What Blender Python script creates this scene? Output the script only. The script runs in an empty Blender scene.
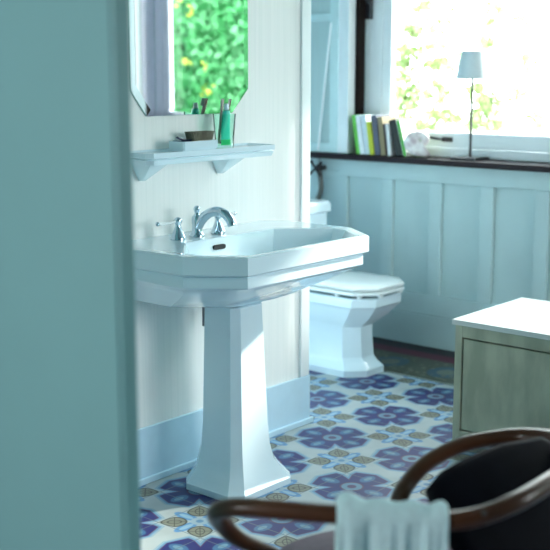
import bpy, bmesh, math, random
from mathutils import Vector, Matrix
random.seed(7)
C = bpy.context.scene.collection
sc = bpy.context.scene
R = math.radians

# ------------------------------------------------------------------ camera
F = 1118.0
PITCH = math.atan(203 / F)
AZ = R(40.6)
H = 1.40
f0 = Vector((math.cos(AZ), math.sin(AZ), 0)); r0 = Vector((math.sin(AZ), -math.cos(AZ), 0)); uz = Vector((0, 0, 1))
fw = f0 * math.cos(PITCH) - uz * math.sin(PITCH); up = f0 * math.sin(PITCH) + uz * math.cos(PITCH)
EYE = Vector((0, 0, H))
cam_d = bpy.data.cameras.new('camera'); cam = bpy.data.objects.new('camera', cam_d); C.objects.link(cam)
cam_d.sensor_width = 36; cam_d.lens = F / 550 * 36; cam_d.clip_start = 0.05; cam_d.clip_end = 200
m = Matrix((r0, up, -fw)).transposed().to_4x4(); m.translation = EYE; cam.matrix_world = m
cam_d.dof.use_dof = True; cam_d.dof.focus_distance = 3.5; cam_d.dof.aperture_fstop = 3.4
sc.camera = cam

def ray(x, y): return fw * F + r0 * (x - 275) + up * (275 - y)
def at(x, y, ax, val):
    """world point on the plane axis=val seen at a photo position"""
    d = ray(x, y); t = (val - EYE[ax]) / d[ax]; return EYE + d * t
def atd(x, y, dep): return EYE + ray(x, y) * (dep / F)

# ------------------------------------------------------------------ materials
def nmat(name):
    mt = bpy.data.materials.new(name); mt.use_nodes = True
    nt = mt.node_tree; b = nt.nodes['Principled BSDF']; return mt, nt, b
def mat(name, col, rough=.5, metal=0, coat=0, noise=0, nscale=20, bump=0, bscale=80, trans=0, stretch=None, spec=None, col2=None):
    mt, nt, b = nmat(name)
    b.inputs['Base Color'].default_value = (*col, 1); b.inputs['Roughness'].default_value = rough
    b.inputs['Metallic'].default_value = metal; b.inputs['Coat Weight'].default_value = coat
    b.inputs['Coat Roughness'].default_value = .04
    b.inputs['Transmission Weight'].default_value = trans
    if spec is not None: b.inputs['Specular IOR Level'].default_value = spec
    tc = nt.nodes.new('ShaderNodeTexCoord'); mp = nt.nodes.new('ShaderNodeMapping')
    nt.links.new(tc.outputs['Object'], mp.inputs['Vector'])
    if stretch: mp.inputs['Scale'].default_value = stretch
    if noise or col2:
        n = nt.nodes.new('ShaderNodeTexNoise'); n.inputs['Scale'].default_value = nscale; n.inputs['Detail'].default_value = 5
        nt.links.new(mp.outputs['Vector'], n.inputs['Vector'])
        mx = nt.nodes.new('ShaderNodeMix'); mx.data_type = 'RGBA'
        c2 = col2 or tuple(max(0, c * (1 - noise)) for c in col)
        mx.inputs['A'].default_value = (*c2, 1); mx.inputs['B'].default_value = (*col, 1)
        rp = nt.nodes.new('ShaderNodeMapRange'); rp.inputs['From Min'].default_value = .35; rp.inputs['From Max'].default_value = .62
        nt.links.new(n.outputs['Fac'], rp.inputs['Value']); nt.links.new(rp.outputs['Result'], mx.inputs['Factor'])
        nt.links.new(mx.outputs['Result'], b.inputs['Base Color'])
    if bump:
        n2 = nt.nodes.new('ShaderNodeTexNoise'); n2.inputs['Scale'].default_value = bscale
        nt.links.new(mp.outputs['Vector'], n2.inputs['Vector'])
        bp = nt.nodes.new('ShaderNodeBump'); bp.inputs['Strength'].default_value = bump; bp.inputs['Distance'].default_value = .003
        nt.links.new(n2.outputs['Fac'], bp.inputs['Height']); nt.links.new(bp.outputs['Normal'], b.inputs['Normal'])
    return mt
def glass_mat(name, tint=(1, 1, 1), gloss=.1):
    mt = bpy.data.materials.new(name); mt.use_nodes = True; nt = mt.node_tree; nt.nodes.clear()
    o = nt.nodes.new('ShaderNodeOutputMaterial'); t = nt.nodes.new('ShaderNodeBsdfTransparent'); g = nt.nodes.new('ShaderNodeBsdfGlossy')
    t.inputs['Color'].default_value = (*tint, 1); g.inputs['Roughness'].default_value = .02
    fr = nt.nodes.new('ShaderNodeLayerWeight'); fr.inputs['Blend'].default_value = gloss
    mx = nt.nodes.new('ShaderNodeMixShader')
    nt.links.new(fr.outputs['Fresnel'], mx.inputs[0]); nt.links.new(t.outputs[0], mx.inputs[1]); nt.links.new(g.outputs[0], mx.inputs[2])
    nt.links.new(mx.outputs[0], o.inputs[0]); return mt

CERAMIC = mat('glazed_ceramic', (.72, .86, .92), .10, coat=.6, noise=.02, nscale=3)  # blue of the sky light is put into this white glaze
SEATP = mat('toilet_seat_lacquer', (.80, .87, .87), .15, coat=.4, noise=.02)
WALLP = mat('streaked_wallpaper', (.92, .92, .89), .85, col2=(.87, .88, .85), nscale=3, stretch=(40, 40, .6))
PAINT = mat('white_gloss_paint', (.84, .89, .90), .35, noise=.03, nscale=6, bump=.05, bscale=30)
TEAL = mat('pale_blue_green_paint', (.47, .62, .63), .5, noise=.06, nscale=4, bump=.1, bscale=40)
JAMB = mat('door_casing_paint', (.25, .48, .48), .45, noise=.05, nscale=3, bump=.08, bscale=30)
ROOMW = mat('deep_teal_wall_paint', (.10, .23, .26), .8, noise=.05)  # unseen walls kept dark teal to cut and tint bounced light
CEIL = mat('ceiling_paint', (.24, .36, .38), .9, noise=.02)  # unseen ceiling darkened to cut bounced light
SILLM = mat('dark_stained_sill', (.022, .013, .018), .5, spec=.2, noise=.4, nscale=30, stretch=(8, 1, 8))
CHROME = mat('polished_chrome', (.55, .66, .74), .08, 1, noise=.02)
BLACK = mat('black_painted_metal', (.012, .013, .016), .35, noise=.1)
DARKWOOD = mat('weathered_dark_wood', (.014, .009, .007), .7, spec=.1, noise=.4, nscale=30)
WOOD = mat('varnished_bentwood', (.095, .032, .012), .3, col2=(.05, .018, .008), nscale=4, coat=.15, spec=.3)
LEATHER = mat('black_leather', (.003, .003, .006), .7, spec=.06, noise=.3, bump=.15, bscale=200)
SEATC = mat('mauve_brown_seat_cloth', (.20, .135, .17), .8, noise=.15, nscale=60, bump=.2, bscale=300)
TOWEL = mat('pale_aqua_towelling', (.72, .92, .93), .95, noise=.08, nscale=80, bump=.5, bscale=600)
MIRROR = mat('mirror_silver', (.90, .95, .93), .01, 1, noise=.005)
MIRBACK = mat('mirror_glass_edge', (.25, .5, .42), .1, noise=.05)
DARKHOLE = mat('overflow_dark', (.01, .012, .015), .6, noise=.1)
PORC = mat('white_porcelain_lever', (.88, .90, .90), .1, coat=.5, noise=.01)
PANE = glass_mat('window_glass', (.97, .99, .98), .12)
TUMBL = glass_mat('tumbler_glass', (.86, .98, .93), .08)
LEAF = mat('vine_leaf', (.17, .27, .07), .6, noise=.35, nscale=6)
LEAFY = mat('pale_vine_leaf', (.27, .35, .14), .6, noise=.25, nscale=6)
HLEAF = mat('hedge_leaf', (.04, .23, .07), .5, noise=.35, nscale=3)
HCORE = mat('hedge_inner_growth', (.03, .19, .055), .9, noise=.4, nscale=5)
YFLOW = mat('yellow_blossom', (.40, .42, .04), .6, noise=.1)
STEM = mat('woody_stem', (.12, .10, .05), .8, noise=.3)
BOUNCEGR = mat('pale_bounce_ground', (.6, .6, .56), .9, noise=.1, nscale=2)
SHELL = mat('pearly_shell', (.88, .86, .84), .35, col2=(.55, .46, .48), nscale=25, stretch=(1, 1, 1), coat=.3)
SHADE = mat('pale_lamp_fabric', (.66, .74, .76), .8, noise=.04, nscale=100)
CABM = mat('distressed_green_grey_paint', (.56, .56, .42), .7, col2=(.40, .41, .30), nscale=14, bump=.2, bscale=40, stretch=(1, 1, .35))
CABTOP = mat('worn_white_top', (.78, .80, .76), .4, noise=.05, nscale=12)
SHADOWP = mat('painted_shadow_dark', (.02, .022, .02), .9, noise=.1)
PURSH = mat('lilac_grey_paint', (.86, .82, .95), .5, noise=.04)

# ---- encaustic tile pattern
def tile_mat():
    mt, nt, b = nmat('encaustic_cement_tiles')
    N = nt.nodes; L = nt.links
    def mth(op, a, b_=None, c=None, clamp=False):
        n = N.new('ShaderNodeMath'); n.operation = op; n.use_clamp = clamp
        for i, v in enumerate((a, b_, c)):
            if v is None: continue
            if isinstance(v, (int, float)): n.inputs[i].default_value = v
            else: L.new(v, n.inputs[i])
        return n.outputs[0]
    tc = N.new('ShaderNodeTexCoord'); sp = N.new('ShaderNodeSeparateXYZ'); L.new(tc.outputs['Object'], sp.inputs[0])
    X, Y = sp.outputs[0], sp.outputs[1]
    P = .37; GX, GY = 3.125, 2.358
    def wr(v, o): return mth('ABSOLUTE', mth('WRAP', mth('SUBTRACT', v, o), P / 2, -P / 2))
    u, v = wr(X, GX), wr(Y, GY); u2, v2 = wr(X, GX + P / 2), wr(Y, GY + P / 2)
    def less(a, t, s=.0025):   # soft step: 1 when a<t
        n = N.new('ShaderNodeMapRange'); L.new(a, n.inputs['Value'])
        n.inputs['From Min'].default_value = t - s; n.inputs['From Max'].default_value = t + s
        n.inputs['To Min'].default_value = 1; n.inputs['To Max'].default_value = 0; return n.outputs[0]
    col = None
    def over(mask, c):
        nonlocal col
        mx = N.new('ShaderNodeMix'); mx.data_type = 'RGBA'; L.new(mask, mx.inputs['Factor'])
        if isinstance(col, tuple): mx.inputs['A'].default_value = (*col, 1)
        else: L.new(col, mx.inputs['A'])
        mx.inputs['B'].default_value = (*c, 1); col = mx.outputs['Result']
    def ell(a, a0, ra, b_, rb):
        return mth('SQRT', mth('ADD', mth('POWER', mth('DIVIDE', mth('SUBTRACT', a, a0), ra), 2), mth('POWER', mth('DIVIDE', b_, rb), 2)))
    col = (.62, .64, .60)
    # dark blue four-lobed star
    c2, d2 = mth('MAXIMUM', u2, v2), mth('MINIMUM', u2, v2)
    side = mth('SUBTRACT', d2, mth('MULTIPLY', mth('MINIMUM', c2, .095), .42))      # < .020
    end = mth('ADD', c2, mth('MULTIPLY', d2, .35))
    star = mth('MAXIMUM', mth('SUBTRACT', side, .025), mth('SUBTRACT', end, .140))
    over(less(star, .020), (.34, .50, .58)); over(less(star, .0155), (.60, .64, .62)); over(less(star, .013), (.22, .40, .55)); over(less(star, .004), (.16, .05, .12)); over(less(star, 0), (.045, .045, .17))
    over(less(ell(c2, .092, .036, d2, .022), 1, .08), (.10, .20, .33)); over(less(ell(c2, .095, .020, d2, .010), 1, .1), (.24, .38, .46))
    r2 = mth('SQRT', mth('ADD', mth('POWER', u2, 2), mth('POWER', v2, 2)))
    over(less(r2, .042), (.14, .05, .10)); over(less(r2, .036), (.22, .34, .42)); over(less(r2, .016), (.12, .06, .14))
    # olive quatrefoil on the diagonals
    a = mth('MULTIPLY', mth('ADD', u, v), .7071); bb = mth('MULTIPLY', mth('ABSOLUTE', mth('SUBTRACT', u, v)), .7071)
    c1, d1 = mth('MAXIMUM', u, v), mth('MINIMUM', u, v)
    over(less(ell(c1, .060, .050, d1, .021), 1, .08), (.20, .40, .64)); over(less(ell(c1, .060, .030, d1, .010), 1, .1), (.45, .62, .72))
    tip = mth('DIVIDE', bb, mth('SUBTRACT', 1.10, mth('MULTIPLY', mth('MAXIMUM', mth('SUBTRACT', a, .078), 0), 11)))
    pet = ell(a, .082, .043, tip, .037)
    over(less(pet, 1.0, .05), (.07, .07, .055)); over(less(pet, .86, .05), (.33, .31, .23))
    pet2 = ell(a, .080, .022, bb, .014)
    ring = mth('ABSOLUTE', mth('SUBTRACT', pet2, 1)); over(less(ring, .12, .08), (.09, .09, .07))
    over(mth('MULTIPLY', less(mth('ABSOLUTE', bb), .0014, .001), less(pet, .9, .05)), (.09, .09, .07))
    over(less(mth('ABSOLUTE', mth('SUBTRACT', a, .08)), .0012, .001) if False else mth('MULTIPLY', less(mth('ABSOLUTE', mth('SUBTRACT', a, .080)), .0014, .001), less(pet, .9, .05)), (.09, .09, .07))
    r1 = mth('SQRT', mth('ADD', mth('POWER', u, 2), mth('POWER', v, 2)))
    over(less(r1, .030), (.50, .60, .64)); over(less(r1, .012), (.20, .36, .52))
    # grout lines of the 18.5 cm tiles
    def g(v_, o): return mth('ABSOLUTE', mth('WRAP', mth('SUBTRACT', v_, o), P / 4, -P / 4))
    gl = mth('MINIMUM', g(X, GX + .0925), g(Y, GY + .0925))
    over(less(gl, .0014, .001), (.22, .24, .23))
    # border along the window wall: olive and slate scrolls, then oxblood, then black
    bx = less(X, 4.24, .001); bx = mth('SUBTRACT', 1, bx)
    over(bx, (.10, .105, .07))
    q = mth('ABSOLUTE', mth('WRAP', mth('SUBTRACT', Y, 2.4), .16, -.16))
    over(mth('MULTIPLY', bx, less(ell(X, 4.42, .10, q, .09), 1, .05)), (.07, .13, .17))
    over(mth('MULTIPLY', bx, less(ell(X, 4.42, .05, q, .045), 1, .05)), (.20, .22, .17))
    wv = N.new('ShaderNodeTexVoronoi'); wv.inputs['Scale'].default_value = 26; L.new(tc.outputs['Object'], wv.inputs['Vector'])
    over(mth('MULTIPLY', mth('MULTIPLY', bx, less(wv.outputs['Distance'], .28, .05)), less(X, 4.58)), (.20, .19, .12))
    over(mth('MULTIPLY', bx, less(mth('ABSOLUTE', mth('SUBTRACT', X, 4.255)), .008)), (.35, .37, .32))
    over(mth('SUBTRACT', 1, less(X, 4.58, .002)), (.15, .012, .04))
    over(mth('SUBTRACT', 1, less(X, 4.68, .002)), (.012, .014, .018))
    # wear
    ns = N.new('ShaderNodeTexNoise'); ns.inputs['Scale'].default_value = 9; ns.inputs['Detail'].default_value = 6; L.new(tc.outputs['Object'], ns.inputs['Vector'])
    mr = N.new('ShaderNodeMapRange'); L.new(ns.outputs['Fac'], mr.inputs['Value']); mr.inputs['To Min'].default_value = .78; mr.inputs['To Max'].default_value = 1.15
    hs = N.new('ShaderNodeHueSaturation'); L.new(col, hs.inputs['Color']); L.new(mr.outputs[0], hs.inputs['Value'])
    hs.inputs['Saturation'].default_value = 1.1
    gm = N.new('ShaderNodeMix'); gm.data_type = 'RGBA'; gm.blend_type = 'MULTIPLY'; gm.inputs['Factor'].default_value = 1; gm.inputs['B'].default_value = (.62, .68, .74, 1); L.new(hs.outputs[0], gm.inputs['A'])
    L.new(gm.outputs['Result'], b.inputs['Base Color']); b.inputs['Roughness'].default_value = .42; b.inputs['Specular IOR Level'].default_value = .3
    return mt
TILES = tile_mat()

# ------------------------------------------------------------------ mesh helpers
def new(): return bmesh.new()
def add_box(bm, lo, hi, bev=0):
    x0, y0, z0 = lo; x1, y1, z1 = hi
    vs = [bm.verts.new(p) for p in ((x0,y0,z0),(x1,y0,z0),(x1,y1,z0),(x0,y1,z0),(x0,y0,z1),(x1,y0,z1),(x1,y1,z1),(x0,y1,z1))]
    fs = [bm.faces.new([vs[i] for i in q]) for q in ((3,2,1,0),(4,5,6,7),(0,1,5,4),(1,2,6,5),(2,3,7,6),(3,0,4,7))]
    if bev:
        es = list({e for f in fs for e in f.edges})
        bmesh.ops.bevel(bm, geom=es, offset=bev, segments=2, affect='EDGES', profile=.6)
def box(lo, hi, bev=0):
    bm = new(); add_box(bm, lo, hi, bev); return bm
def add_loft(bm, rings, cap0=True, cap1=True):
    vr = [[bm.verts.new(p) for p in r] for r in rings]
    n = len(vr[0])
    for a, b in zip(vr, vr[1:]):
        for i in range(n):
            j = (i + 1) % n; bm.faces.new((a[i], a[j], b[j], b[i]))
    if cap0: bm.faces.new(list(reversed(vr[0])))
    if cap1: bm.faces.new(vr[-1])
    return vr
def loft(rings, cap0=True, cap1=True, bev=0, seg=2):
    bm = new(); add_loft(bm, rings, cap0, cap1)
    if bev:
        bm.normal_update()
        es = [e for e in bm.edges if len(e.link_faces) == 2 and e.calc_face_angle(0) > .35]
        bmesh.ops.bevel(bm, geom=es, offset=bev, segments=seg, affect='EDGES', profile=.6, clamp_overlap=True)
    return bm
def octo(x0, x1, y0, y1, z, cf, cb=None, cfy=None):
    """octagon ring, front (low y) chamfer cf, back chamfer cb"""
    cb = cf if cb is None else cb; cfy = cf if cfy is None else cfy
    return [(x0+cf,y0,z),(x1-cf,y0,z),(x1,y0+cfy,z),(x1,y1-cb,z),(x1-cb,y1,z),(x0+cb,y1,z),(x0,y1-cb,z),(x0,y0+cfy,z)]
def circ(c, r, z, n=24): return [(c[0]+r*math.cos(2*math.pi*i/n), c[1]+r*math.sin(2*math.pi*i/n), z) for i in range(n)]
def add_lathe(bm, c, prof, n=24): add_loft(bm, [circ(c, r, z, n) for r, z in prof])
def lathe(c, prof, n=24):
    bm = new(); add_lathe(bm, c, prof, n); return bm
def smooth_path(pts, k=6):
    P = [Vector(p) for p in pts]; out = []
    for i in range(len(P) - 1):
        a = P[max(i-1, 0)]; b = P[i]; c = P[i+1]; d = P[min(i+2, len(P)-1)]
        for j in range(k):
            t = j / k
            out.append(.5*((2*b) + (c-a)*t + (2*a-5*b+4*c-d)*t*t + (3*b-a-3*c+d)*t**3))
    out.append(P[-1]); return out
def add_tube(bm, pts, rad, n=12, flat=1.0, upv=Vector((0,0,1)), smooth=6):
    P = smooth_path(pts, smooth) if smooth else [Vector(p) for p in pts]
    rs = rad if callable(rad) else (lambda t: rad)
    rings = []; prev = None
    for i, p in enumerate(P):
        t = (P[min(i+1, len(P)-1)] - P[max(i-1, 0)]).normalized()
        if prev is None:
            s = t.cross(upv)
            if s.length < 1e-3: s = t.cross(Vector((1,0,0)))
            s.normalize()
        else:
            s = (prev - t*prev.dot(t)).normalized()
        prev = s; w = s.cross(t).normalized(); r = rs(i/(len(P)-1))
        rings.append([p + s*(r*math.cos(2*math.pi*k/n)) + w*(r*flat*math.sin(2*math.pi*k/n)) for k in range(n)])
    add_loft(bm, rings)
def tube(pts, rad, n=12, flat=1.0, upv=Vector((0,0,1)), smooth=6):
    bm = new(); add_tube(bm, pts, rad, n, flat, upv, smooth); return bm
def add_sphere(bm, c, r, sc3=(1,1,1), n=16):
    m_ = Matrix.Translation(c) @ Matrix.Diagonal((r*sc3[0], r*sc3[1], r*sc3[2], 1))
    bmesh.ops.create_uvsphere(bm, u_segments=n, v_segments=max(6, n//2), radius=1, matrix=m_)
def obj(name, bm, mt, parent=None, smooth=False, angle=None):
    bmesh.ops.recalc_face_normals(bm, faces=bm.faces)
    me = bpy.data.meshes.new(name); bm.to_mesh(me); bm.free()
    o = bpy.data.objects.new(name, me); C.objects.link(o)
    for k in (mt if isinstance(mt, (list, tuple)) else [mt]): me.materials.append(k)
    if smooth:
        for p in me.polygons: p.use_smooth = True
        if angle:
            es = [e for e in me.edges]
            me.set_sharp_from_angle(angle=R(angle))
    if parent:
        o.parent = parent      # mesh data is in world coordinates: undo the thing's own offset once
        o.matrix_parent_inverse = Matrix.Identity(4) if parent.parent else Matrix.Translation(-parent.location)
    return o
def thing(name, label, cat, loc=(0,0,0), group=None):
    o = bpy.data.objects.new(name, None); C.objects.link(o); o.location = loc; o.empty_display_size = .05
    tag(o, label, cat, group); return o
def tag(o, label, cat, group=None, kind=None):
    o['label'] = label; o['category'] = cat
    if group: o['group'] = group
    if kind: o['kind'] = kind
    return o
def struct(name, bm, mt, label=None):
    o = obj(name, bm, mt); o['kind'] = 'structure'
    return o

# ------------------------------------------------------------------ room shell
WY = 2.745      # face of the basin wall
BX = 4.816      # face of the window wall
CX = 3.40       # free end of the basin wall
TOP = 2.60
struct('floor', box((-1.3, -1.6, -.08), (5.05, 4.3, 0)), TILES)
struct('ceiling', box((-1.3, -1.6, TOP), (5.05, 4.3, TOP + .1)), CEIL)
struct('wall_left', box((1.1305, WY, 0), (CX - .001, WY + .12, TOP)), WALLP)
bm = new(); add_box(bm, (CX - .12, WY + .12, 0), (CX, 4.2, TOP)); add_box(bm, (CX - .12, 4.2, 0), (5.0, 4.3, TOP)); struct('wall_alcove', bm, mat('alcove_bounce_tint', (.50, .66, .78), .6, noise=.04))  # unseen walls, blue chosen to tint light bounced onto the toilet
bm = new()
add_box(bm, (1.10, 1.247, 0), (1.13, 4.3, TOP), .004)
struct('wall_partition', bm, JAMB)
bm = new()      # door casing with a beaded edge on the partition
add_box(bm, (1.096, 1.2535, .001), (1.0998, 1.2625, TOP - .01), .0015)
struct('trim_1', bm, JAMB)
bm = new(); add_box(bm, (CX - .052, WY - .012, .2), (CX, WY - .0005, TOP - .001), .002)
struct('trim_2', bm, PAINT)      # corner board
bm = new()
add_box(bm, (1.131, WY - .014, .001), (CX + .004, WY - .0005, .198), .002); add_box(bm, (1.131, WY - .026, .001), (CX + .016, WY - .0145, .024), .004)
struct('baseboard_left', bm, mat('baseboard_blue_light_tint', (.60, .81, .93), .3, noise=.03))  # blue light near the floor is put into this colour
# rear and right walls (behind the viewer), with a rear opening added to light the partition
bm = new()
REAR_FILL = (1.1, 1.9, .9, 2.1)
add_box(bm, (-1.3, -1.6, 0), (-1.2, REAR_FILL[0], TOP)); add_box(bm, (-1.3, REAR_FILL[1], 0), (-1.2, 4.3, TOP))
add_box(bm, (-1.3, REAR_FILL[0], 0), (-1.2, REAR_FILL[1], REAR_FILL[2])); add_box(bm, (-1.3, REAR_FILL[0], REAR_FILL[3]), (-1.2, REAR_FILL[1], TOP))
struct('wall_rear', bm, ROOMW)
SIDE_FILL = (2.9, 4.5, .9, 2.3)        # unseen opening added in the right wall to light the basin wall
bm = new()
add_box(bm, (-1.2, -1.6, 0), (SIDE_FILL[0], -1.5, TOP)); add_box(bm, (SIDE_FILL[1], -1.6, 0), (BX, -1.5, TOP))
add_box(bm, (SIDE_FILL[0], -1.6, 0), (SIDE_FILL[1], -1.5, SIDE_FILL[2])); add_box(bm, (SIDE_FILL[0], -1.6, SIDE_FILL[3]), (SIDE_FILL[1], -1.5, TOP))
struct('wall_right', bm, ROOMW)
struct('wall_far', box((-1.2, 4.2, 0), (1.0995, 4.3, TOP)), ROOMW)  # unseen end wall, added to stop daylight leaking in

# window wall ---------------------------------------------------------------
SZ = .972                       # top of the sill
OY1 = 3.59                      # left reveal of main window
OY0 = 1.95; W2 = (.26, 1.75)    # main window opening, second window opening
HEAD = 2.35
bm = new()
BT = 5.0
add_box(bm, (BX, -1.6, 0), (BT, 4.2, SZ - .03)); add_box(bm, (BX, -1.6, HEAD), (BT, 4.2, TOP))
add_box(bm, (BX, OY1, SZ - .03), (BT, 4.2, HEAD)); add_box(bm, (BX, W2[1], SZ - .03), (BT, OY0, HEAD)); add_box(bm, (BX, -1.6, SZ - .03), (BT, W2[0], HEAD))
struct('wall_back', bm, TEAL)
# wainscot: rails and stiles stand proud of recessed panels
bm = new()
ys = [3.60 - .2955 * k for k in range(-1, 14)]
add_box(bm, (BX - .024, -1.49, .85), (BX - .0005, 3.655, SZ - .031), .003)                # top rail
add_box(bm, (BX - .024, -1.49, .17), (BX - .0005, 3.655, .272), .003)
add_box(bm, (BX - .034, -1.49, .001), (BX - .0005, 4.19, .168), .004)
add_box(bm, (BX - .024, 3.60, .2725), (BX - .0005, 3.655, .8495), .003)
for k in range(0, 17):
    yl = 3.60 - .2955 * k - .2255
    add_box(bm, (BX - .024, yl - .07, .2725), (BX - .0005, yl, .8495), .003)
struct('trim_3', bm, TEAL)
bm = new(); add_box(bm, (BX - .018, 3.80, .17), (BX - .0005, 3.84, SZ - .031), .002); add_box(bm, (BX - .018, 3.656, .84), (BX - .0005, 3.799, .875), .002)
struct('trim_4', bm, TEAL)
o = struct('trim_5', box((BX - .075, -1.49, SZ - .03), (BT - .03, 4.19, SZ), .004), SILLM); o['label'] = 'long dark stained window sill board'
# interior post and reveal boards left of the window
bm = new(); add_box(bm, (BX - .03, OY1 + .004, SZ + .0005), (BX - .0005, OY1 + .098, TOP - .01), .004)
add_box(bm, (BX - .04, OY1 - .002, SZ + .0005), (BX + .02, OY1 + .0035, TOP - .01), .002)
struct('trim_6', bm, PAINT)
bm = new(); add_box(bm, (BX + .022, OY1 - .026, SZ + .0005), (BX + .075, OY1 - .001, HEAD - .002), .002)
struct('trim_7', bm, DARKWOOD)   # dark weathered strip in the reveal
WX = 4.93
def window(name, y0, y1, label, frame_m):
    w = bpy.data.objects.new(name, None); C.objects.link(w); w.location = (WX, (y0+y1)/2, SZ); w['kind'] = 'structure'
    f = new()
    add_box(f, (WX, y1 - .075, SZ + .001), (WX + .06, y1 - .002, HEAD - .002), .003); add_box(f, (WX, y0 + .002, SZ + .001), (WX + .06, y0 + .06, HEAD - .002), .003)
    add_box(f, (WX, y0 + .061, HEAD - .06), (WX + .06, y1 - .076, HEAD - .002), .003)
    add_box(f, (WX - .004, y0 + .061, SZ + .001), (WX + .06, y1 - .076, SZ + .045), .003)
    if name == 'window_1': add_box(f, (WX, y1 - .0015, SZ + .001), (WX + .06, y1 + .029, HEAD - .002), .003)
    obj('window_frame', f, frame_m, w)
    s = new(); a, b = y0 + .062, y1 - .077
    add_box(s, (WX + .006, b - .055, SZ + .047), (WX + .045, b, HEAD - .062), .004); add_box(s, (WX + .006, a, SZ + .047), (WX + .045, a + .055, HEAD - .062), .004)
    add_box(s, (WX + .006, a + .0555, SZ + .047), (WX + .045, b - .0555, SZ + (.125 if name == 'window_1' else .07)), .006); add_box(s, (WX + .006, a + .0555, HEAD - .12), (WX + .045, b - .0555, HEAD - .062), .004)
    sa = obj('sash', s, frame_m, w)
    g = box((WX + .022, a + .056, SZ + (.126 if name == 'window_1' else .071)), (WX + .027, b - .056, HEAD - .121)); obj('pane', g, PANE, w)
    return w
win1 = window('window_1', OY0, OY1 - .03, '', PAINT)
win2 = window('window_2', W2[0], W2[1], '', PURSH)
struct('trim_8', box((BX - .02, .222, SZ + .001), (BX - .0005, .257, TOP - .01), .003), PAINT)
struct('trim_9', box((BX - .02, .165, SZ + .001), (BX - .0005, .212, TOP - .01), .003), DARKWOOD)
struct('trim_10', box((BX + .001, W2[0] + .0003, SZ + .001), (WX - .005, W2[0] + .0018, HEAD - .002)), PURSH)
# window stay lying on the bottom rail, latch at the reveal
p1 = at(426, 137.5, 0, WX - .012); p2 = at(446, 139.5, 0, WX - .012)
bm = new(); add_tube(bm, [p1, p1.lerp(p2, .15) + Vector((-.01, 0, .004)), p1.lerp(p2, .6) + Vector((-.008, 0, 0)), p2], lambda t: .008 - .003*t, 10)
add_box(bm, (WX - .006, p2.y - .03, p2.z - .012), (WX + .005, p2.y + .03, p2.z + .012), .003)
obj('window_stay', bm, BLACK, win1)['label'] = 'black iron window stay'
bm = new(); q = at(364, 8, 0, BX + .10)
add_box(bm, (BX + .076, OY1 - .05, q.z - .06), (BX + .11, OY1 - .004, q.z + .09), .004); add_sphere(bm, (BX + .07, OY1 - .052, q.z + .035), .022)
obj('latch', bm, BLACK, win1)['label'] = 'black iron casement latch'

# old casement leaning at the wall left of the window ------------------------
sh = thing('casement_shutter', 'pale blue-green framed shutter with a leaning rod, folded against wall left of window', 'shutter', (BX - .03, 3.80, SZ))
YA, YB = at(339.5, 80, 0, BX - .02).y, 4.12
bm = new()
add_box(bm, (BX - .035, YA, SZ + .001), (BX - .001, YA + .055, 2.2), .003); add_box(bm, (BX - .035, YB - .05, SZ + .001), (BX - .001, YB, 2.2), .003)
zr = at(325, 17.5, 0, BX - .03).z
for z0, z1 in ((SZ + .001, SZ + .05), (zr - .018, zr + .018), (2.15, 2.2)): add_box(bm, (BX - .033, YA + .0555, z0), (BX - .001, YB - .0505, z1), .003)
obj('shutter_frame', bm, mat('shutter_paint', (.60, .78, .78), .5, noise=.05), sh)
obj('shutter_panel', box((BX - .012, YA + .056, SZ + .051), (BX - .002, YB - .051, 2.149)), mat('shutter_panel_paint', (.50, .64, .63), .5, noise=.06, nscale=8, stretch=(1, 20, .5)), sh)
obj('cord', tube([at(331, 23, 0, BX - .04), at(325, 80, 0, BX - .04), at(318, 150, 0, BX - .04)], .006, 8), PAINT, sh)

# stop valve with hose below the sill
vl = thing('stop_valve', 'dark cross-handled water valve with grey hose below left end of sill', 'valve', tuple(at(319, 172, 0, BX - .05)))
c = at(319, 168, 0, BX - .05)
bm = new(); add_tube(bm, [(BX - .001, c.y, c.z), (c.x - .02, c.y, c.z)], .014, 12, smooth=0); add_sphere(bm, c, .022); obj('valve_body', bm, BLACK, vl, True)
bm = new()
for a in (40, 130, 220, 310):
    e = c + Vector((-.03, -.045*math.cos(R(a)), .045*math.sin(R(a)))); add_tube(bm, [c + Vector((-.03, 0, 0)), e], .006, 8, smooth=0); add_sphere(bm, e, .010, n=10)
obj('cross_handle', bm, BLACK, vl, True)
obj('hose', tube([c, c + Vector((0, -.01, -.05)), c + Vector((0, -.015, -.12)), c + Vector((0, .02, -.19)), c + Vector((0, .07, -.24))], .014, 12), mat('braided_grey_hose', (.12, .14, .13), .5, noise=.3, nscale=200), vl, True)

# ------------------------------------------------------------------ mirror
mr = thing('mirror', 'frameless wall mirror with cut corners and slanted glass edge above shelf', 'mirror', (2.76, WY - .01, 1.6))
X0, X1, Z0, Z1 = 2.478, 3.046, 1.256, 2.0; c_ = .085
def mo(d, y): 
    x0, x1, z0, z1, c = X0 + d, X1 - d, Z0 + d, Z1 - d, c_ - d * .2
    return [(x0+c*.8,y,z0),(x1-c,y,z0),(x1,y,z0+c),(x1,y,z1-c),(x1-c,y,z1),(x0+c,y,z1),(x0,y,z1-c),(x0,y,z0+c)]
bm = new(); add_loft(bm, [mo(0, WY - .001), mo(0, WY - .006)]); obj('backing', bm, MIRBACK, mr)
bm = new(); add_loft(bm, [mo(0.0003, WY - .0065), mo(.021, WY - .0070)], cap0=False, cap1=False); obj('bevelled_edge', bm, MIRROR, mr)
bm = new(); bm.faces.new([bm.verts.new(p) for p in mo(.021, WY - .0070)]); r_ = bmesh.ops.extrude_face_region(bm, geom=list(bm.faces))
bmesh.ops.translate(bm, verts=[v for v in r_['geom'] if isinstance(v, bmesh.types.BMVert)], vec=(0, .0003, 0)); obj('mirror_glass', bm, MIRROR, mr)

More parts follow.
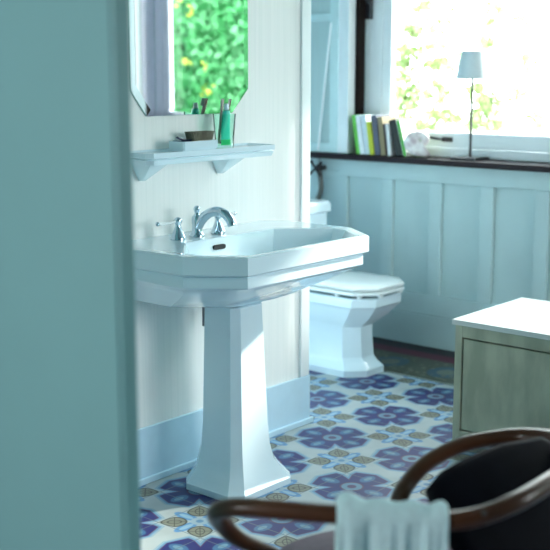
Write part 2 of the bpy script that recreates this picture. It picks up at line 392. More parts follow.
# ------------------------------------------------------------------ glass shelf with brackets
SX0, SX1, SY0, SZT = 2.425, 3.052, 2.60, 1.146
shf = thing('wall_shelf', 'white ceramic wall shelf with raised lip below mirror', 'shelf', (2.72, WY, SZT))
bm = new()
rs = [octo(SX0+.008, SX1-.008, SY0+.008, WY-.001, SZT-.039, .02, .001), octo(SX0+.003, SX1-.003, SY0+.003, WY-.001, SZT-.024, .02, .001), octo(SX0+.006, SX1-.006, SY0+.006, WY-.001, SZT-.021, .02, .001),
      octo(SX0, SX1, SY0, WY-.001, SZT-.017, .02, .001), octo(SX0, SX1, SY0, WY-.001, SZT, .02, .001), octo(SX0+.006, SX1-.006, SY0+.006, WY-.003, SZT, .018, .001), octo(SX0+.010, SX1-.010, SY0+.010, WY-.006, SZT-.006, .018, .001)]
add_loft(bm, rs); obj('shelf_board', bm, CERAMIC, shf, True, 30)
for bx_ in (2.515, 2.890):
    t = [(bx_-.042,SY0+.045,SZT-.0395),(bx_+.042,SY0+.045,SZT-.0395),(bx_+.042,WY-.001,SZT-.0395),(bx_-.042,WY-.001,SZT-.0395)]
    b = [(bx_-.006,WY-.022,SZT-.10),(bx_+.006,WY-.022,SZT-.10),(bx_+.006,WY-.001,SZT-.10),(bx_-.006,WY-.001,SZT-.10)]
    obj('bracket', loft([b, t], bev=.003), CERAMIC, shf, True, 30)
SF = SZT - .006   # standing surface of the shelf

# things on the shelf
TX, TY = at(173, 148, 2, SF).x, 0
ty = thing('soap_tray', 'white rectangular ceramic tray holding brush and comb on shelf', 'tray', (2.60, 2.655, SF))
y0, y1 = 2.628, 2.705; x0 = at(184, 149, 1, y0).x; x1 = at(219, 146, 1, y0).x; DX = x0 - 2.515
bm = new(); add_loft(bm, [octo(x0+.006,x1-.006,y0+.006,y1-.006,SF+.0005,.006), octo(x0,x1,y0,y1,SF+.012,.006), octo(x0,x1,y0,y1,SF+.034,.006), octo(x0+.005,x1-.005,y0+.005,y1-.005,SF+.034,.005), octo(x0+.006,x1-.006,y0+.006,y1-.006,SF+.010,.005)])
obj('dish', bm, CERAMIC, ty, True, 30)
cb = thing('comb', 'dark blue-black comb lying in white tray', 'comb', (DX+2.565, 2.68, SF + .03))
bm = new(); add_tube(bm, [(DX+2.517, 2.660, SF+.047), (DX+2.56, 2.672, SF+.036), (DX+2.60, 2.675, SF+.034)], .006, 10, .6); obj('comb_spine', bm, mat('navy_plastic', (.015, .02, .06), .3, noise=.1), cb, True)
bm = new()
for i in range(26):
    t = i/25; xx = DX + 2.53 + .06*t; add_box(bm, (xx, 2.676, SF+.0315-.004*t), (xx+.0015, 2.695, SF+.0335-.004*t+.002))
obj('comb_teeth', bm, mat('grey_blue_plastic', (.15, .2, .32), .3, noise=.1), cb)
hb = thing('nail_brush', 'bristly brown nail brush resting in white tray', 'brush', (DX+2.635, 2.675, SF + .03))
bm = new(); add_box(bm, (DX+2.592, 2.655, SF+.022), (DX+2.685, 2.698, SF+.034), .005); obj('brush_back', bm, mat('pale_wood', (.45, .42, .33), .5, noise=.3), hb, True, 40)
bm = new()
for i in range(16):
    for j in range(8):
        xx = DX + 2.598 + .0055*i; yy = 2.659 + .0052*j; dx = (i-7.5)*.0013
        add_tube(bm, [(xx, yy, SF+.034), (xx+dx, yy+random.uniform(-.001,.001), SF+.062)], .0021, 5, smooth=0)
obj('bristles', bm, mat('tan_bristle', (.30, .27, .20), .8, noise=.4), hb)['kind'] = 'stuff'
# tumbler
gc = at(224.5, 143, 1, 2.668)
gx, gy = gc.x, gc.y
tb = thing('tumbler', 'clear glass tumbler holding toothbrush and tube on white shelf', 'glass', (gx, gy, SF))
prof = [(.030, SF+.0005), (.031, SF+.004), (.040, SF+.118), (.0385, SF+.118), (.029, SF+.010)]
obj('glass_cup', lathe((gx, gy), prof, 32), TUMBL, tb, True, 40)
# toothpaste tube: crimp on the shelf side, cap up
tt = thing('toothpaste_tube', 'turquoise toothpaste tube standing in the glass tumbler', 'toothpaste', (gx, gy, SF + .011))
TQ = mat('turquoise_tube', (.06, .72, .56), .3, noise=.1, nscale=15); GRN = mat('green_crimp', (.03, .62, .22), .3, noise=.1)
def ov(c, a, b, z, n=20): return [(c[0]+a*math.cos(2*math.pi*i/n), c[1]+b*math.sin(2*math.pi*i/n), z) for i in range(n)]
cc = (gx + .002, gy - .004)
obj('tube_body', loft([ov(cc,.0235,.004,SF+.030), ov(cc,.0215,.009,SF+.06), ov((cc[0]+.002,cc[1]),.017,.013,SF+.10), ov((cc[0]+.004,cc[1]),.0135,.013,SF+.128), ov((cc[0]+.004,cc[1]),.006,.006,SF+.131)]), TQ, tt, True, 50)
obj('crimp', loft([ov(cc,.0245,.0025,SF+.011), ov(cc,.024,.0035,SF+.0295)]), GRN, tt, True, 50)
obj('cap', lathe((cc[0]+.004, cc[1]), [(.0085,SF+.1315),(.0085,SF+.140),(.007,SF+.152),(.005,SF+.153)], 18), mat('pale_blue_cap', (.55, .75, .80), .3, noise=.03), tt, True, 40)
def toothbrush(x, y, tip, label, m1):
    t = thing('toothbrush', label, 'toothbrush', (x, y, SF + .012), 'toothbrushes in the tumbler')
    a = Vector((x, y, SF + .016)); b = Vector(tip)
    obj('brush_handle', tube([a, a.lerp(b, .5), b], .0052, 10, .7), m1, t, True)
    d = (b - a).normalized(); h = new(); e = b + d * .026
    add_tube(h, [b, b.lerp(e, .5), e], .0062, 8, .6, smooth=2); s = Vector((-.6, -.5, .1)).normalized()
    obj('brush_head', h, m1, t, True)
    br = new()
    for i in range(8): 
        p = b.lerp(e, (i + .5)/8); add_tube(br, [p, p + s * .012], .0022, 5, smooth=0)
    obj('bristle_tuft', br, mat('white_bristle', (.8, .8, .78), .7, noise=.05), t)
toothbrush(gx - .002, gy + .013, (gx + .037, gy + .013, SF + .142), 'dark red toothbrush leaning right in the tumbler', mat('dark_red_plastic', (.14, .03, .03), .3, noise=.1))
toothbrush(gx - .014, gy + .015, (gx + .016, gy + .026, SF + .142), 'pale pinkish toothbrush behind the dark one in the tumbler', mat('pale_pink_plastic', (.7, .55, .5), .3, noise=.05))

# ------------------------------------------------------------------ pedestal basin
RZ = .853
sk = thing('pedestal_washbasin', 'large white octagonal ceramic washbasin on a tapering pedestal', 'washbasin', (2.72, 2.5, 0))
A0, A1, AY = 2.338, 3.192, 2.212
def orim(d, z, b=0): return octo(A0+d, A1-d, AY+d, WY-.001-b, z, .118, .075, .158)
inn = lambda d, z: octo(2.400+d, 3.140-d, AY+.030+d, 2.568-d*.5, z, .10-d*.2, .15-d*.2, .12-d*.2)
rings = [
    octo(2.60, 2.90, 2.43, WY-.002, .6405, .07, .02), octo(2.50, 3.02, 2.42, WY-.002, .648, .10, .02), octo(2.43, 3.09, 2.40, WY-.002, .664, .12, .03),
    octo(2.40, 3.12, 2.33, WY-.002, .695, .13, .04), octo(2.378, 3.15, 2.275, WY-.002, .725, .135, .05), orim(.028, .742),
    orim(.016, .750), orim(.014, .753), orim(.014, .786), orim(.016, .789), orim(.004, .7925), orim(.0, .797), orim(0, .848), orim(.005, RZ),
    octo(A0+.017, A1-.017, AY+.017, WY-.006, RZ, .112, .07, .15), inn(-.006, RZ-.001), inn(0, RZ-.004), inn(.010, RZ-.03), inn(.022, RZ-.085), inn(.05, RZ-.125), inn(.10, RZ-.140)]
obj('basin', loft(rings), CERAMIC, sk, True, 24)
ped = [octo(2.552, 2.868, 2.352, 2.625, .0005, .040), octo(2.552, 2.868, 2.352, 2.625, .022, .040), octo(2.558, 2.862, 2.358, 2.62, .028, .038),
       octo(2.568, 2.850, 2.366, 2.615, .045, .036), octo(2.584, 2.830, 2.380, 2.605, .068, .033), octo(2.597, 2.812, 2.392, 2.60, .10, .030),
       octo(2.604, 2.800, 2.399, 2.59, .15, .028), octo(2.608, 2.793, 2.403, 2.585, .22, .027), octo(2.617, 2.770, 2.412, 2.575, .640, .024)]
obj('pedestal', loft(ped), CERAMIC, sk, True, 24)
oc = at(220, 247, 1, 2.556)
bm = new(); add_loft(bm, [[(oc.x + sx*.021 + .008*math.cos(a)*sx0, 2.5635 + dy, oc.z + .008*math.sin(a)) for sx, sx0, a in
     [(1,1,R(-90)),(1,1,R(-45)),(1,1,0),(1,1,R(45)),(1,1,R(90)),(-1,1,R(90)),(-1,1,R(135)),(-1,1,R(180)),(-1,1,R(225)),(-1,1,R(270))]] for dy in (0, -.008)])
obj('overflow', bm, DARKHOLE, sk)['label'] = 'dark overflow slot'
obj('drain', lathe((2.77, 2.42), [(.03, RZ-.1395), (.03, RZ-.136), (.022, RZ-.135)], 24), CHROME, sk, True, 40)
px = at(203.5, 308, 1, 2.70); pz = at(203.5, 326, 1, 2.70)
obj('drain_pull_rod', tube([(px.x, 2.70, .70), (px.x, 2.70, pz.z)], .005, 8, smooth=0), mat('dull_steel', (.18, .2, .22), .4, 1, noise=.1), sk, True)

# faucet ---------------------------------------------------------------------
fx, fy = at(203.5, 237, 2, RZ).x, 2.640
fc = thing('faucet', 'polished chrome three-hole basin faucet with arched spout and white levers', 'faucet', (fx, fy, RZ))
bm = new()
add_lathe(bm, (fx, fy), [(.026, RZ+.0005), (.026, RZ+.005), (.022, RZ+.010), (.018, RZ+.018), (.0165, RZ+.035), (.018, RZ+.055), (.017, RZ+.066), (.011, RZ+.072), (.007, RZ+.078), (.010, RZ+.086), (.0115, RZ+.093), (.009, RZ+.100), (.003, RZ+.104)], 24)
add_tube(bm, [(fx, fy, RZ+.028), (fx+.004, fy-.018, RZ+.056), (fx+.010, fy-.042, RZ+.078), (fx+.016, fy-.075, RZ+.090), (fx+.022, fy-.105, RZ+.084), (fx+.026, fy-.128, RZ+.064), (fx+.028, fy-.136, RZ+.044)], lambda t: .017 - .003*t + .004*max(0, t-.6), 16)
obj('spout', bm, CHROME, fc, True, 60)
for hx, s in ((at(181.5, 240, 2, RZ).x, -1), (fx + (fx - at(181.5, 240, 2, RZ).x), 1)):
    hy = 2.633
    bm = lathe((hx, hy), [(.026, RZ+.0005), (.026, RZ+.005), (.024, RZ+.010), (.020, RZ+.020), (.013, RZ+.036), (.010, RZ+.046), (.0095, RZ+.052), (.014, RZ+.058), (.014, RZ+.066), (.009, RZ+.072), (.002, RZ+.075)], 24)
    hd = obj('handle', bm, CHROME, fc, True, 60)
    e = Vector((hx + s*.085, hy + .004, RZ+.060))
    bm = new(); add_tube(bm, [(hx + s*.012, hy, RZ+.062), (hx + s*.045, hy+.002, RZ+.058), e], lambda t: .0042 + .0018*t, 10); l = obj('lever', bm, PORC, hd, True); l['label'] = 'white porcelain lever'
    bm = new(); add_sphere(bm, e + Vector((s*.003, 0, 0)), .0075, n=12); obj('lever_tip', bm, CHROME, hd, True)

# ------------------------------------------------------------------ toilet
tl = thing('toilet', 'white octagonal ceramic toilet with closed lid and low cistern', 'toilet', (4.22, 3.2, 0))
L0, L1, LY, LB = 4.035, 4.412, 2.905, 3.36
def to(d, z, b=0, c=.085): return octo(L0+d, L1-d, LY+d, LB-b, z, c)
bm = loft([to(.012, .411), to(.002, .413), to(0, .422), to(.004, .428), to(.012, .431), to(.05, .435), to(.09, .436)]); obj('toilet_lid', bm, SEATP, tl, True, 24)
bm = loft([to(.03, .3885), to(.004, .389), to(0, .392), to(0, .402), to(.006, .406), to(.03, .408)]); obj('toilet_seat', bm, SEATP, tl, True, 24)
for x, y in ((L0+.03, 3.1), (L0+.045, 2.985), (4.16, 2.925), (4.32, 2.925)): obj('seat_buffer', box((x-.012, y-.008, .3735), (x+.012, y+.008, .388), .002), SEATP, tl)
bowl = [octo(4.030, 4.315, 2.955, 3.62, .0005, .075), octo(4.030, 4.315, 2.955, 3.62, .030, .075), octo(4.036, 4.310, 2.962, 3.61, .038, .073), octo(4.056, 4.300, 2.988, 3.60, .055, .068), octo(4.068, 4.292, 3.005, 3.59, .08, .065),
        octo(4.074, 4.288, 3.015, 3.58, .18, .062), octo(4.074, 4.288, 3.015, 3.58, .225, .062), octo(4.068, 4.305, 3.000, 3.585, .240, .066), octo(4.056, 4.350, 2.965, 3.59, .274, .075), octo(4.048, 4.392, 2.938, 3.60, .312, .080),
        octo(4.043, 4.402, 2.926, 3.60, .328, .082), octo(4.040, 4.405, 2.922, 3.60, .332, .082), octo(4.040, 4.408, 2.920, 3.60, .366, .082), octo(4.048, 4.400, 2.928, 3.59, .373, .080)]
obj('bowl', loft(bowl), CERAMIC, tl, True, 24)
def ci(d, z): return octo(4.015+d, 4.450-d, 3.42+d, 3.66, z, .03, .01)
obj('cistern', loft([ci(.03, .3735), ci(.016, .39), ci(.014, .708)]), CERAMIC, tl, True, 24)
obj('cistern_lid', loft([ci(.008, .709), ci(0, .714), ci(0, .752), ci(.010, .764), ci(.03, .768)]), CERAMIC, tl, True, 24)

# ------------------------------------------------------------------ things on the sill
SS = SZ + .0008
BKX = 4.775
def yb(px): return at(px, 157, 0, BKX).y
def book(x_l, x_r, h, lean, label, cover, page=(.85, .86, .84), dep=.13, dx=0, spine=None):
    y1, y0 = yb(x_l), yb(x_r); th = y1 - y0
    t = thing('book', label, 'book', (BKX + dx, y0, SS), 'books on the window sill')
    cm = mat('book_cover', cover, .45, noise=.08, nscale=30)
    ct = new()   # cover: spine and two boards
    e = min(.0022, th*.2)
    add_box(ct, (0, 0, 0), (dep, e, h)); add_box(ct, (0, th-e, 0), (dep, th, h)); sp_ = new(); add_box(sp_, (0, e+.0001, 0), (.002, th-e-.0001, h))
    pg = box((.0022, e+.0002, .003), (dep-.004, th-e-.0002, h-.003))
    M = Matrix.Rotation(R(lean), 4, 'X')      # top towards +Y
    low = 0.0
    for b_ in (ct, pg, sp_):
        bmesh.ops.transform(b_, matrix=M, verts=b_.verts)
    low = min(v.co.z for v in ct.verts)
    for b_ in (ct, pg, sp_):
        bmesh.ops.translate(b_, verts=b_.verts, vec=(BKX + dx, y0, SS - low))
    obj('cover', ct, cm, t); obj('spine', sp_, mat('book_spine', spine, .5, noise=.1) if spine else cm, t); obj('pages', pg, mat('paper', page, .8, noise=.05, nscale=200), t)
    return t
def th_lean(l): return -l
book(356.5, 360.5, .205, -10, 'bright lime green book at the left end of the sill row', (.16, .62, .07))
book(361, 365.3, .205, -9.6, 'white book next to the lime green one', (.82, .86, .87), dx=-.008)
book(365.7, 370.5, .205, -9.2, 'pale bluish white book between white and yellow books', (.66, .76, .80), dx=-.006)
book(371, 375, .172, -9, 'short yellow book with a dark band', (.55, .60, .03), dx=-.012)
book(375.4, 380.5, .207, -8.6, 'slate grey book beside the yellow one', (.10, .11, .16), dx=-.004)
book(381, 385.5, .198, -8.2, 'tan brown book in the middle right of the row', (.30, .24, .13))
book(386, 388.2, .165, -7.8, 'thin dark brown book beside the tan one', (.05, .035, .03))
book(388.6, 391.6, .165, -7.4, 'short white book beside the thin dark one', (.78, .80, .80), dx=-.004)
book(396, 402.5, .188, -15.5, 'leaning black book between the short white and the green one', (.012, .015, .012))
book(403.4, 407, .188, -15.6, 'leaning bright green spined book at right end of the row', (.80, .85, .78), spine=(.07, .42, .04))
gb = thing('picture_card', 'small folded green card standing between leaning green book and shell', 'card', (BKX, yb(412), SS))
yq = yb(410.5)
for nm, mm, pts in (('card_front', mat('card_green', (.13, .50, .05), .5, noise=.1), [(yq+.032, .105), (yq, 0)]), ('card_back', mat('card_white', (.20, .55, .12), .6, noise=.03), [(yq+.020, .09), (yq-.006, 0)])):
    b_ = new(); (ya, za), (yc, zc) = pts
    add_loft(b_, [[(BKX+.055, yc, SS+zc), (BKX+.125, yc, SS+zc), (BKX+.125, yc+.0018, SS+zc), (BKX+.055, yc+.0018, SS+zc)], [(BKX+.055, ya, SS+za), (BKX+.125, ya, SS+za), (BKX+.125, ya+.0018, SS+za), (BKX+.055, ya+.0018, SS+za)]])
    obj(nm, b_, mm, gb)

# shell: a coiled nautilus
sc_ = at(420, 147, 0, BKX + .03); r_s = .060; KS = 1.3
sl = thing('nautilus_shell', 'large pearly grey coiled seashell on the sill', 'seashell', (sc_.x, sc_.y, SS))
bm = new(); rings = []
turns = 1.45; n = 90
for i in range(n + 1):
    t = i / n; th = -turns*2*math.pi*(1 - t) + R(-60)
    g_ = math.exp(-(1 - t)*turns*1.12)
    rc = .040*g_; ra = .031*g_ + .0015; wd = .030*g_ + .001
    cx_, cz_ = rc*math.cos(th), rc*math.sin(th)
    rib = 1 + .035*math.sin(i*1.6)
    ring = []
    for k in range(16):
        a = 2*math.pi*k/16
        rr = rc + ra*rib*math.cos(a)
        ring.append((wd*rib*math.sin(a), -rr*math.cos(th), rr*math.sin(th)))
    rings.append(ring)
add_loft(bm, rings)
mz = min(v.co.z for v in bm.verts)
bmesh.ops.scale(bm, verts=bm.verts, vec=(.9, 1.6, 1.25)); mz *= 1.25
bmesh.ops.rotate(bm, verts=bm.verts, cent=(0,0,0), matrix=Matrix.Rotation(R(35), 3, 'Z'))
bmesh.ops.translate(bm, verts=bm.verts, vec=(sc_.x, sc_.y, SS - mz))
obj('shell_coil', bm, SHELL, sl, True)

# lamp
lc = at(470, 158.5, 0, 4.845)
LXc, LYc = lc.x, lc.y
lp = thing('table_lamp', 'slim black table lamp with white tapered shade on the sill', 'lamp', (LXc, LYc, SS))
bm = box((LXc-.07, LYc-.07, SS), (LXc+.07, LYc+.07, SS+.014), .003); obj('base', bm, BLACK, lp)
zt = at(470, 79, 0, 4.845).z; zt2 = at(470, 51, 0, 4.845).z
obj('pole', lathe((LXc, LYc), [(.0065, SS+.0145), (.0065, zt2-.02), (.004, zt2-.018)], 14), BLACK, lp, True, 40)
rb = (at(454, 79, 0, 4.845).y - at(483, 79, 0, 4.845).y)/2*1.0; rt = rb*.68
bm = new(); add_loft(bm, [circ((LXc, LYc), r, z, 32) for r, z in ((rb-.002, zt), (rb, zt), (rt, zt2), (rt-.002, zt2))], False, False); 
sd = obj('lamp_shade', bm, SHADE, lp, True, 40)
bm = new()
for a in (0, 120, 240): add_tube(bm, [(LXc+.006*math.cos(R(a)), LYc+.006*math.sin(R(a)), zt2-.022), (LXc+(rt-.001)*math.cos(R(a)), LYc+(rt-.001)*math.sin(R(a)), zt2-.012)], .0015, 6, smooth=0)
obj('shade_carrier', bm, BLACK, lp)

# ------------------------------------------------------------------ cabinet at the right
p = at(449.5, 452, 2, 0); KX = p.x; KY = p.y
kt = at(452.5, 318.5, 0, KX); KZ = kt.z
kb = thing('side_cabinet', 'distressed green-grey low cabinet with white top at right', 'cabinet', (KX, KY, 0))
kx1 = KX + .52; ky0 = KY - .85
bm = new()
add_box(bm, (KX+.006, KY-.035, .0005), (KX+.04, KY-.006, KZ-.022), .002); add_box(bm, (kx1-.04, KY-.035, .0005), (kx1-.006, KY-.006, KZ-.022), .002)
add_box(bm, (KX+.006, ky0+.006, .0005), (KX+.04, ky0+.035, KZ-.022), .002); add_box(bm, (kx1-.04, ky0+.006, .0005), (kx1-.006, ky0+.035, KZ-.022), .002)
add_box(bm, (KX+.006, ky0+.0355, KZ-.066), (KX+.03, KY-.0355, KZ-.022), .002); add_box(bm, (KX+.006, ky0+.0355, .06), (KX+.03, KY-.0355, .09), .002)
add_box(bm, (KX+.0405, KY-.028, .06), (kx1-.0405, KY-.010, KZ-.022)); add_box(bm, (KX+.0405, ky0+.01, .06), (kx1-.0405, ky0+.028, KZ-.022)); add_box(bm, (kx1-.03, ky0+.0355, .06), (kx1-.012, KY-.0355, KZ-.022))
add_box(bm, (KX+.031, ky0+.036, .062), (kx1-.031, KY-.036, .08))
add_box(bm, (KX+.006, ky0+.41, .0905), (KX+.03, ky0+.44, KZ-.0665), .002)
obj('body', bm, CABM, kb)
for a, b_, hs in ((ky0+.445, KY-.041, 1), (ky0+.0405, ky0+.405, -1)):
    bm = new(); z0, z1 = .096, KZ-.072
    add_box(bm, (KX+.009, a, z0), (KX+.027, b_, z1), .002)
    obj('door', bm, CABM, kb)
bm = box((KX-.004, ky0-.004, KZ-.0215), (kx1+.004, KY+.004, KZ-.001), .003); obj('cabinet_top', bm, CABTOP, kb)
bm = box((KX+.0045, ky0+.03, KZ-.0235), (KX+.0058, KY-.03, KZ-.0218)); obj('painted_shadow_line', bm, SHADOWP, kb)  # solid dark strip, shade under the top put into its colour

# ------------------------------------------------------------------ armchair in the foreground
ZS = .475
near = [at(330, 600, 2, .40), at(285, 560, 2, .47), at(240, 540, 2, .545), at(221, 522, 2, .60), at(217, 512, 2, .64), at(228, 508, 2, .660), at(255, 508, 2, .668), at(330, 514, 2, .670), at(410, 519, 2, .670), at(450, 521, 2, .672), at(484, 515, 2, .68), at(520, 500, 2, .695), at(556, 478, 2, .70), at(580, 462, 2, .69), at(582, 450, 2, .672), at(560, 440, 2, .66), at(530, 436, 2, .65), at(500, 437.5, 2, .640), at(462, 445, 2, .625), at(430, 461, 2, .600), at(410, 480, 2, .570), at(399, 500, 2, .54), at(397, 525, 2, .48), at(402, 552, 2, .42)]
ctr = at(392, 590, 2, ZS) + f0*.05
ch = thing('armchair', 'brown bentwood armchair with looped arms and black leather back', 'chair', (ctr.x, ctr.y, 0))
bm = new(); add_tube(bm, near, lambda t: .0165 - .007*max(0, 1 - t/.14), 14, 1.15, smooth=8)
obj('arm_rail', bm, WOOD, ch, True)
r_seat = .25
obj('seat', lathe((ctr.x, ctr.y), [(.19, ZS-.045), (r_seat, ZS-.04), (r_seat+.006, ZS-.02), (r_seat-.004, ZS-.004), (.17, ZS+.004), (.05, ZS+.002)], 48), SEATC, ch, True)
obj('seat_ring', lathe((ctr.x, ctr.y), [(.20, ZS-.085), (.228, ZS-.082), (.228, ZS-.048), (.20, ZS-.046)], 48), WOOD, ch, True, 40)
for a in (35, 125, 215, 305):
    d = Vector((math.cos(R(a)), math.sin(R(a)), 0)); b0 = Vector((ctr.x, ctr.y, 0))
    obj('leg', tube([b0 + d*.215 + Vector((0,0,ZS-.086)), b0 + d*.225 + Vector((0,0,.2)), b0 + d*.255 + Vector((0,0,.0005))], lambda t: .016 - .004*t, 12), WOOD, ch, True)
# leather back pad
pp = [(434, 482, 2.06), (447, 466, 2.09), (470, 453, 2.13), (502, 440, 2.19), (545, 432, 2.25), (572, 445, 2.27), (588, 478, 2.24), (585, 540, 2.12), (548, 572, 2.04), (500, 578, 1.99), (470, 556, 1.985), (452, 522, 2.0)]
F_ = [atd(*q) for q in pp]; cen = sum(F_, Vector())/len(F_)
nrm = (F_[3]-F_[0]).cross(F_[8]-F_[0]).normalized()
if nrm.dot(fw) < 0: nrm = -nrm
rings = []
for s, o_ in ((.86, 0), (.96, .008), (1, .022), (1, .034), (.95, .048), (.84, .054)):
    rings.append([cen + (q-cen)*s + nrm*o_ for q in F_])
obj('back_pad', loft(rings), LEATHER, ch, True)
bm = new(); q = atd(484, 513.5, (at(484, 518, 2, .68)-EYE).dot(fw) - .018); add_sphere(bm, q, .0045, n=10); obj('screw', bm, BLACK, ch, True)

# towel over the near arm
i0 = [at(336, 514, 2, .670), at(360, 515.5, 2, .670), at(385, 517, 2, .670), at(410, 519, 2, .670), at(430, 520, 2, .671), at(447, 521, 2, .672)]
tw = new(); NS, NT = 60, 44
path = smooth_path(i0, 12)
toward = (-f0)
grid = []
for i in range(NS + 1):
    s = i / NS; k = s*(len(path)-1); a = int(min(k, len(path)-2)); p = path[a].lerp(path[a+1], k-a)
    row = []
    for j in range(NT + 1):
        t = j / NT
        fold = (.010*math.sin(s*17+.6) + .006*math.sin(s*33+2) + .004*math.sin(s*61))
        rr = .0235 + .003*abs(math.sin(s*9)) + (.006 if s < .25 else 0)*math.sin(s*4*math.pi)
        LB_, LF = .10, .33
        if t < .22:      # hangs on the far side
            u = (.22 - t)/.22; off = -rr - .004*u - fold*.5*u; z = -u*LB_
        elif t < .42:    # over the rail
            an = math.pi*(t-.22)/.20; off = -rr*math.cos(an); z = rr*math.sin(an)*1.15 + .004*math.sin(s*22)*math.sin(an) 
        else:
            u = (t - .42)/.58; off = rr + fold*(.25 + min(1, u*2.2)) + .012*u; z = -u*LF + .006*math.sin(s*5)*u
        pin = 1 + .10*max(0, (t-.42))*math.cos(3*s)
        row.append(tw.verts.new(p + toward*off + Vector((0, 0, z)) + r0*(.012*(s-.5)*max(0, t-.42)*2)))
    grid.append(row)
for i in range(NS):
    for j in range(NT): tw.faces.new((grid[i][j], grid[i+1][j], grid[i+1][j+1], grid[i][j+1]))
bmesh.ops.recalc_face_normals(tw, faces=tw.faces)
g2 = bmesh.ops.solidify(tw, geom=list(tw.faces), thickness=.004)
tag(obj('towel', tw, TOWEL, None, True), 'pale aqua hand towel draped over the near arm of the chair', 'towel')

# ------------------------------------------------------------------ outside
struct('ground_outside', box((5.05, -12, -.4), (30, 22, -.3)), BOUNCEGR)  # pale ground, added to bounce daylight indoors
def leaf(bm, c, s, mi=0):
    n = Vector((random.gauss(0,1), random.gauss(0,1), random.gauss(0,.7))).normalized()
    a = n.orthogonal().normalized(); a.rotate(Matrix.Rotation(random.uniform(0, 6.28), 3, n)); b = n.cross(a)
    pts = [a*-1, a*-.45 + b*.55, a*.35 + b*.5, a*1, a*.35 - b*.5, a*-.45 - b*.55]
    f = bm.faces.new([bm.verts.new(c + q*s + n*(.12*s if k in (0, 3) else 0)) for k, q in enumerate(pts)]); f.material_index = mi
def vine(pts, label, X, per=9, seed=1):
    """pts: photo x, y, spread in px, amount"""
    random.seed(seed)
    q = [at(x, y, 0, X) for x, y, s, n_ in pts]
    t = thing('climbing_vine', label, 'vine', (X, q[-1].y, -.3), 'vines outside the main window')
    obj('stem', tube([Vector((X, q[-1].y, -.3))] + list(reversed([p.copy() for p in q])) + [q[0] + Vector((0, 0, .9))], .005, 6, smooth=3), STEM, t)
    bm = new(); k = (X/F)*1.25
    for (x, y, s, n_), p in zip(pts, q):
        for i in range(int(n_*per*2.3)):
            r = random.gauss(0, .5); r2 = random.gauss(0, .5)
            leaf(bm, p + Vector((random.uniform(-.12, .12), r*s*k, r2*s*k)), random.uniform(.022, .042), 0 if random.random() < .6 else 1)
    for j in range(14): leaf(bm, q[0] + Vector((random.uniform(-.1,.1), random.gauss(0,.08), random.uniform(.05,.9))), .035, 0)
    obj('vine_leaves', bm, [LEAF, LEAFY], t)
vine([(420,5,8,2.5),(414,30,7,3),(409,52,8,3),(400,50,5,2.5),(405,66,10,4),(407,88,11,5),(405,104,10,4),(418,95,6,2),(402,120,8,3),(412,128,10,4)], 'leafy climbing vine seen nearest the left side of the main window', 6.6, 5, 3)
vine([(441,22,6,1.5),(434,30,4,1),(437,46,4,1.5),(440,62,6,3),(452,63,7,2),(434,66,5,2),(437,85,5,2),(442,96,8,3),(438,112,11,4),(450,122,10,4),(430,128,8,3)], 'thin climbing vine left of the lamp outside', 7.3, 5, 5)
vine([(497,8,7,3),(489,22,4,2),(486,42,5,3),(492,52,4,1)], 'pale vine tuft hanging above right of the lamp shade', 8.6, 5, 8)
vine([(476,88,5,2),(484,98,9,5),(490,110,9,5),(478,118,10,5),(496,125,8,4),(470,128,6,2)], 'bushy vine growth behind the lamp pole', 8.0, 6, 9)
vine([(520,20,9,3),(528,60,10,4),(516,95,10,4),(535,120,12,6)], 'climbing vine at the right side of the main window', 9.3, 5, 12)
# hedge and flowering shrub seen in the mirror
hg = thing('hedge', 'tall dense green hedge with yellow blossom reflected in the mirror', 'hedge', (8.4, -2.0, -.3))
random.seed(21)
bm = new(); bmesh.ops.create_grid(bm, x_segments=2, y_segments=2, size=1) if False else None
ring0 = []
core = new()
def hp(u, v):   # hedge front surface
    y = -6.5 + 7.3*u; z = -.3 + 3.6*v; return Vector((7.7 - .55*(1-(2*v-1)**2)*.6 + .22*math.sin(y*2.1) + .15*math.sin(z*3+y), y, z))
rows = []
for iv in range(13):
    v = iv/12; fr = [hp(iu/30, v) for iu in range(31)]; bk = [p + Vector((1.2, 0, 0)) for p in reversed(fr)]
    rows.append([tuple(p) for p in fr + bk])
add_loft(core, rows); obj('hedge_growth', core, HCORE, hg, True)
for i in range(9000):
    p = hp(random.random(), random.random()**.9) + Vector((random.uniform(-.16, .04), 0, random.uniform(-.05,.05))); leaf(bm, p, random.uniform(.03, .065), 0)
obj('hedge_leaves', bm, [HLEAF], hg)
bm = new()
for i in range(70):
    c0 = hp(random.random(), random.random()) + Vector((-.17, 0, 0))
    for j in range(6): leaf(bm, c0 + Vector((random.gauss(0,.02), random.gauss(0,.03), random.gauss(0,.03))), .025)
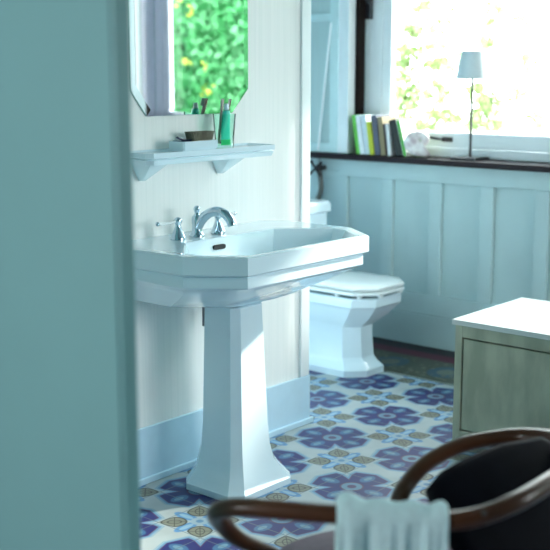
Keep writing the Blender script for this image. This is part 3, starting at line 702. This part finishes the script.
obj('blossom', bm, YFLOW, hg)

# ------------------------------------------------------------------ light
w = bpy.data.worlds.new('sky'); sc.world = w; w.use_nodes = True; nt = w.node_tree
bg = nt.nodes['Background']; bg.inputs['Color'].default_value = (.905, .97, 1, 1); bg.inputs['Strength'].default_value = 5.0
sun_d = bpy.data.lights.new('sun', 'SUN'); sun_d.energy = 4.5; sun_d.angle = R(2.5); sun_d.color = (1, .95, .86)
sun = bpy.data.objects.new('sun', sun_d); C.objects.link(sun)
sd_ = Vector((-1, .42, -.62)); sun.rotation_euler = sd_.to_track_quat('-Z', 'Y').to_euler(); sun.location = (9, -1, 5)
def portal(loc, rot, sx, sy):
    d = bpy.data.lights.new('window_portal', 'AREA'); d.shape = 'RECTANGLE'; d.size = sx; d.size_y = sy; d.cycles.is_portal = True
    o = bpy.data.objects.new('window_portal', d); C.objects.link(o); o.location = loc; o.rotation_euler = rot
hz = (SZ + HEAD)/2
portal((BT + .02, (OY0+OY1)/2, hz), (R(90), 0, R(90)), OY1-OY0, HEAD-SZ)
portal((BT + .02, (W2[0]+W2[1])/2, hz), (R(90), 0, R(90)), W2[1]-W2[0], HEAD-SZ)
portal(((SIDE_FILL[0]+SIDE_FILL[1])/2, -1.62, (SIDE_FILL[2]+SIDE_FILL[3])/2), (R(90), 0, 0), SIDE_FILL[1]-SIDE_FILL[0], SIDE_FILL[3]-SIDE_FILL[2])  # at the added side opening
portal((-1.31, (REAR_FILL[0]+REAR_FILL[1])/2, (REAR_FILL[2]+REAR_FILL[3])/2), (R(90), 0, R(-90)), REAR_FILL[1]-REAR_FILL[0], REAR_FILL[3]-REAR_FILL[2])  # at the added rear opening
sc.cycles.max_bounces = 10; sc.cycles.diffuse_bounces = 6; sc.cycles.transparent_max_bounces = 12
sc.cycles.sample_clamp_indirect = 6; sc.cycles.caustics_reflective = False
sc.view_settings.view_transform = 'Standard'; sc.view_settings.look = 'None'; sc.view_settings.gamma = 1; sc.view_settings.use_curve_mapping = False
sc.view_settings.exposure = 1.35
